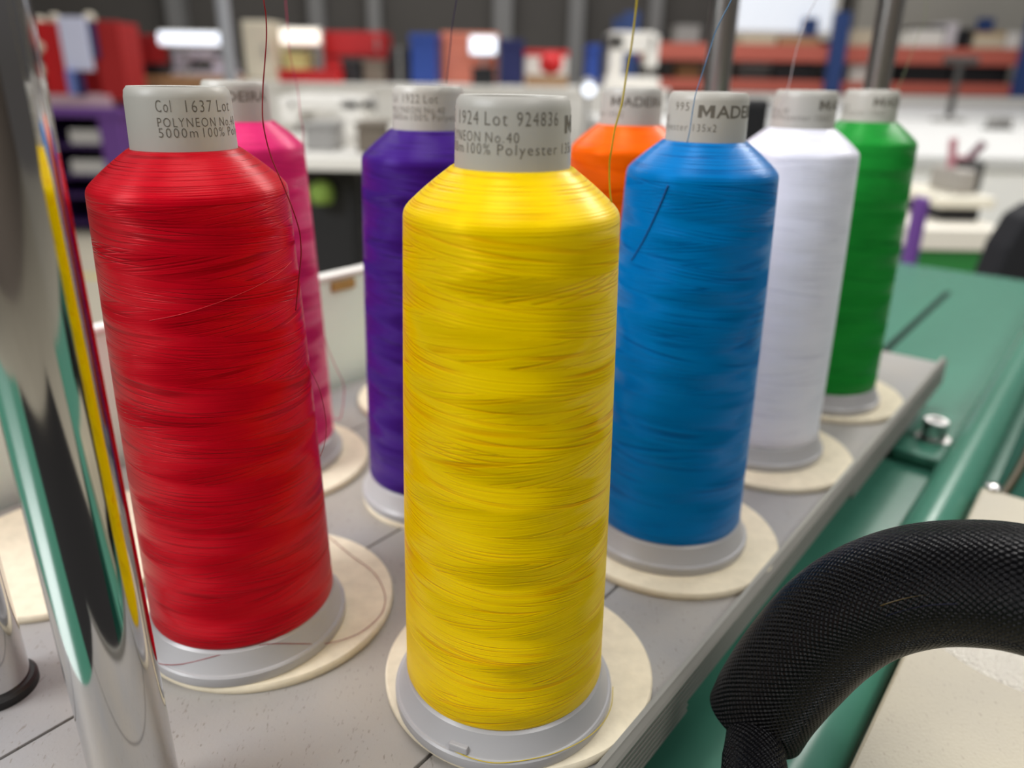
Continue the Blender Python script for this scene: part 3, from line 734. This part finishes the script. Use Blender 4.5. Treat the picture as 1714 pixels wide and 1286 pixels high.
mb = MB(); lathe(mb, [(0, -.07), (.05, -.055), (.075, -.01), (.06, .04), (.02, .06), (0, .062)], (c.x, c.y, zz+.07), 24)
tag(mb.build('red_bobbin', RED, None, smooth=True), 'round red yarn ball on the low tan tray box', 'yarn ball')
carton(984, 74, 1004, 138, 5.4, LB, BLUE, 'narrow blue box left of the white machine', lidm=BLUE)
machine(1016, 52, 1108, 138, 5.3, LB, WHITE, 'white sewing machine above the orange cone', flip=True)
x0, x1, z0, z1 = ext(972, 138, 998, 163, 2.3)
# --- white machine table in the gap between pink and purple cones
TT = -.055
bench('sewing_table', 380, 668, 2.35, 3.9, TT, 'white sewing table behind the pink cone', 'table', WHITE, GREYP, pyref=255)
machine(452, 160, 612, 232, 2.75, TT, WHITE, 'white sewing machine on the white sewing table', dep=.35, dark=GREYP)
carton(508, 205, 560, 240, 2.5, TT, GREYP, 'grey box in front of the white sewing machine', dep=.15)
carton(596, 205, 640, 246, 2.45, TT, mat('dark taupe', srgb(110, 100, 88), .7), 'dark taupe box at the right end of the sewing table', dep=.15)
x0, x1, z0, z1 = ext(505, 268, 602, 470, 2.5)
ch = thing('office_chair', 'black office chair under the white sewing table', 'chair', ((x0+x1)/2, 2.7, FLOOR))
boxo('backrest', (x0, x1, 2.50, 2.58, -.52, TT-.06), BLACK, ch, bevel=.03); boxo('seat', (x0-.03, x1+.03, 2.58, 3.0, -.52, -.44), BLACK, ch, bevel=.03)
mb = MB(); lathe(mb, [(0, FLOOR+.06), (.03, FLOOR+.06), (.03, -.52), (0, -.52)], ((x0+x1)/2, 2.75, 0), 16); mb.build('column', DGREY, ch)
for i in range(5):
    a = 2*PI*i/5; q = Vector(((x0+x1)/2, 2.75, FLOOR+.05)); mb = MB(); tube(mb, [q, q + Vector((math.cos(a)*.26, math.sin(a)*.26, -.03))], .018, 8); mb.build('foot', DGREY, ch)
cab = boxo('void_panel', (at_y(400, 300, 3.2).x, at_y(665, 300, 3.2).x, 3.2, 3.24, FLOOR, TT-.04), BLACK, None)  # black sheet put in for the shade below the table top
tag(cab, 'added black sheet standing for the dark void under the sewing table', 'panel')
x0, x1, z0, z1 = ext(514, 308, 552, 342, 2.42)
mb = MB(); lathe(mb, [(0, -.035), (.03, -.033), (.038, -.01), (.036, .015), (.02, .032), (0, .035)], ((x0+x1)/2, 2.46, (z0+z1)/2), 24)
tag(mb.build('lime_pouch', LIME, None, smooth=True), 'lime green pouch hanging on the black office chair', 'pouch')

# --- right: pallet rack along the light wall
RY = 8.0
rk = thing('pallet_rack', 'long pallet rack with orange beams and blue uprights along the wall', 'rack', (at_y(1400, 100, RY).x, RY+.4, FLOOR))
xl, xr = at_y(1050, 100, RY).x, at_y(1760, 100, RY).x
zb1 = at_y(1400, 76, RY).z; zb2 = at_y(1400, 136, RY).z
for (zz, th) in ((zb1, .15), (zb2, .11)):
    for yy in (RY, RY+.8): boxo('beam', (xl, xr, yy, yy+.05, zz-th, zz), ORANGE, rk)
    boxo('shelf_deck', (xl, xr, RY+.05, RY+.8, zz-.03, zz-.005), BEIGE, rk)
for px in (1397, 1716, 1052):
    X = at_y(px, 100, RY).x
    for yy in (RY-.06, RY+.8): boxo('upright', (X-.075, X+.075, yy, yy+.06, FLOOR, at_y(px, 20, RY).z), RACKBLUE, rk)
def rackbox(px0, py0, px1, z, m, label, lid=None): carton(px0, py0, px1, py0+20, RY+.1, z, m, label, lidm=lid, group='boxes on the pallet rack')
rackbox(1132, 42, 1172, zb1, GREYP, 'grey box on the rack top above the orange cone'); rackbox(1242, 57, 1300, zb1, BEIGE, 'beige box on the rack top below the window')
rackbox(1304, 60, 1372, zb1, TAN, 'tan box on the rack top right of the beige box'); rackbox(1424, 50, 1462, zb1, BEIGE, 'beige box on the rack top right of the blue upright')
rackbox(1532, 44, 1582, zb1, WHITE, 'white box on the rack top right of the rear post', DGREY); rackbox(1586, 38, 1604, zb1, mat('pale lilac', srgb(206, 200, 204), .7), 'pale lilac box on the rack top')
rackbox(1609, 48, 1627, zb1, BLACK, 'black box on the rack top beside the pale lilac box', BLACK); rackbox(1632, 54, 1682, zb1, BEIGE, 'beige box with ochre lid on the rack top', mat('ochre', srgb(190, 150, 80), .7))
rackbox(1686, 54, 1712, zb1, WHITE, 'white box at the right end of the rack top')
rackbox(1134, 106, 1172, zb2, BROWN, 'brown carton on the lower rack deck', BROWN); rackbox(1236, 106, 1290, zb2, DGREY, 'dark grey bin on the lower rack deck behind the blue cone', GREYP)
rackbox(1294, 108, 1366, zb2, BLACK, 'wide black bin on the lower rack deck', DGREY); rackbox(1424, 108, 1456, zb2, WHITE, 'white carton on the lower rack deck')
rackbox(1506, 108, 1590, zb2, BLACK, 'long black crate on the lower rack deck right of the rear post', DGREY); rackbox(1594, 107, 1690, zb2, BLACK, 'long black crate at the right of the lower rack deck', BLACK)

# --- right: long white tables
bench('cutting_table', 1085, 3700, 2.42, 4.85, -.03, 'very wide white cutting table right of the green cone', 'table', WHITE2, GREYP, skirt=(mat('bright white front', srgb(250, 250, 247), .6), -.75), pyref=300)
tag(boxo('white_partition', (at_y(1190, 160, 7.85).x, at_y(1760, 160, 7.85).x, 7.82, 7.88, FLOOR, at_y(1500, 160, 7.85).z), WHITE, None), 'white partition board standing in front of the pallet rack', 'partition')
bench('packing_table', 1165, 2350, 4.95, 7.7, -.025, 'far white packing table below the pallet rack', 'table', WHITE2, GREYP, skirt=(WHITE2, -.75), pyref=160)
lo = at_y(1592, 178, 4.6)
st = thing('lamp_stand', 'slim dark stand with round foot on the white cutting table', 'stand', (lo.x, lo.y, -.03))
mb = MB(); lathe(mb, [(0, -.03), (.09, -.03), (.09, -.01), (.02, 0), (0, 0)], (lo.x, lo.y, 0), 24); mb.build('base', GREYP, st)
mb = MB(); lathe(mb, [(0, 0), (.018, 0), (.018, .30), (0, .30)], (lo.x, lo.y, 0), 16); mb.build('rod', DGREY, st)
mb = MB(); tube(mb, [Vector((lo.x-.09, lo.y, .29)), Vector((lo.x+.09, lo.y, .29))], .02, 12); mb.build('crossbar', DGREY, st)
for px, s in ((1672, 'left'), (1692, 'right')):
    q = at_y(px, 192, 3.9)
    o = thing('small_block', 'small dark block, %s one of the pair on the cutting table' % s, 'block', (q.x, q.y, -.03), 'dark blocks on the cutting table')
    boxo('block', (q.x-.02, q.x+.02, q.y, q.y+.06, -.03, .03), GREYP, o); boxo('foot_plate', (q.x-.03, q.x+.03, q.y-.01, q.y+.07, -.03, -.02), DGREY, o)
SZ = at_y(1610, 384, 1.62).z
bench('side_table', 1530, 1694, 1.62, 1.98, SZ, 'white topped green side table right of the green cone', 'table', mat('cream white top', srgb(240, 234, 220), .5), GREEN, thick=.045, skirt=(GREEN, -.6), pyref=390)
x0, x1, z0, z1 = ext(1560, 338, 1656, 368, 1.72)
pl = thing('machine_plate', 'ivory machine base lying on the green side table', 'machine base', ((x0+x1)/2, 1.8, SZ))
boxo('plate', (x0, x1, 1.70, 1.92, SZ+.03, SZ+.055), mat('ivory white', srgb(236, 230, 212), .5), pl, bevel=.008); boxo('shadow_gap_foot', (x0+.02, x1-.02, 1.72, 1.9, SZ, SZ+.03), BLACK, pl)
zb = SZ+.055
x0, x1, _, z1 = ext(1578, 232, 1640, 330, 1.8)
ov = thing('overlock_machine', 'grey and pink overlock machine on the ivory machine base', 'sewing machine', ((x0+x1)/2, 1.80, zb)); w = x1-x0; h = z1-zb
boxo('body', (x0+w*.05, x0+w*.6, 1.74, 1.86, zb, zb+h*.45), mat('warm grey', srgb(170, 164, 156), .5), ov, bevel=.01)
boxo('arm', (x0+w*.55, x0+w*.9, 1.76, 1.85, zb, zb+h*.62), mat('slate grey', srgb(88, 88, 86), .5), ov, bevel=.01)
for (f0, f1, g0, g1) in ((.22, .12, .45, 1.0), (.62, .95, .6, .92)):
    mb = MB(); tube(mb, [Vector((x0+w*f0, 1.80, zb+h*g0)), Vector((x0+w*f1, 1.80, zb+h*g1))], .009, 10); mb.build('thread_guide', PINKP if f0 < .5 else mat('plum', srgb(110, 66, 80), .6), ov)
boxo('crossbar', (x0+w*.15, x0+w*.8, 1.795, 1.807, zb+h*.6, zb+h*.68), PINKP, ov)
x0, x1, z0, z1 = ext(1512, 326, 1527, 440, 1.28)
boxo_ = boxo('purple_board', (x0, x1, 1.24, 1.27, FLOOR, z1), PURPLE, None); tag(boxo_, 'narrow purple board standing left of the green side table', 'board')
x0, x1, z0, z1 = ext(1642, 290, 1790, 500, 1.2)
ch = thing('desk_chair', 'black desk chair at the right picture edge behind the teal bed', 'chair', ((x0+x1)/2, 1.25, FLOOR))
mb = MB()
xc = (x0+x1)/2; hw = (x1-x0)/2
prof = [(-1, -.62), (-1, -.20), (-.95, -.12), (-.8, -.05), (-.55, -.005), (-.2, .012), (.2, .012), (.55, -.01), (.9, -.06), (1, -.15), (1, -.62)]
k = len(prof)
mb.add([(xc+hw*a, 1.15, b_) for a, b_ in prof] + [(xc+hw*a, 1.21, b_) for a, b_ in prof], [tuple(range(k)), tuple(range(2*k-1, k-1, -1))] + [(i, (i+1) % k, (i+1) % k+k, i+k) for i in range(k)])
mb.build('backrest', mat('black upholstery', (.010, .010, .013, 1), .8), ch, bevel=.006)
boxo('seat', (xc-hw, xc+hw, 1.21, 1.55, -.60, -.52), BLACK, ch, bevel=.02)
mb = MB(); lathe(mb, [(0, FLOOR), (.16, FLOOR), (.16, FLOOR+.03), (.03, FLOOR+.06), (.03, -.6), (0, -.6)], (xc, 1.38, 0), 24); mb.build('column_base', DGREY, ch)
# bright small lamp seen between yellow and orange cones
LY = 2.9
x0, x1, z0, z1 = ext(974, 140, 998, 160, LY)
bench('small_table', 940, 1010, LY-.1, LY+.5, -.09, 'small grey table between the yellow and orange cones', 'table', GREYP, GREYP, pyref=200)
lm = thing('spot_lamp', 'round bright spot lamp between the yellow and orange cones', 'lamp', ((x0+x1)/2, LY, -.09))
cx, cz = (x0+x1)/2, (z0+z1)/2
mb = MB(); tube(mb, [Vector((cx, LY+.012, cz)), Vector((cx, LY+.07, cz+.01))], [.026, .03], 24); mb.build('shade', GREYP, lm)
mb = MB(); tube(mb, [Vector((cx, LY, cz)), Vector((cx, LY+.012, cz))], .022, 24); mb.build('diffuser', LED, lm)
mb = MB(); tube(mb, [Vector((cx, LY+.06, -.09)), Vector((cx, LY+.06, cz-.02))], .008, 10); mb.build('stand', GREYP, lm)
mb = MB(); lathe(mb, [(0, -.09), (.05, -.09), (.05, -.08), (0, -.075)], (cx, LY+.06, 0), 20); mb.build('base', GREYP, lm)
# black chair back seen between the blue and white caps
x0, x1, z0, z1 = ext(1256, 165, 1284, 300, 1.6)
ch = thing('black_stool', 'black high backed stool between the blue and white cones', 'stool', ((x0+x1)/2, 1.7, FLOOR))
boxo('backrest', (x0-.06, x1, 1.6, 1.64, -.25, z1), BLACK, ch, bevel=.015); boxo('seat', (x0-.1, x1+.08, 1.64, 1.95, -.35, -.29), BLACK, ch, bevel=.02)
for dx in (-.08, .06):
    for yy in (1.66, 1.9): boxo('leg', ((x0+x1)/2+dx, (x0+x1)/2+dx+.025, yy, yy+.025, FLOOR, -.35), DGREY, ch)
boxo('back_post', ((x0+x1)/2-.02, (x0+x1)/2+.02, 1.625, 1.645, -.35, -.2), DGREY, ch)
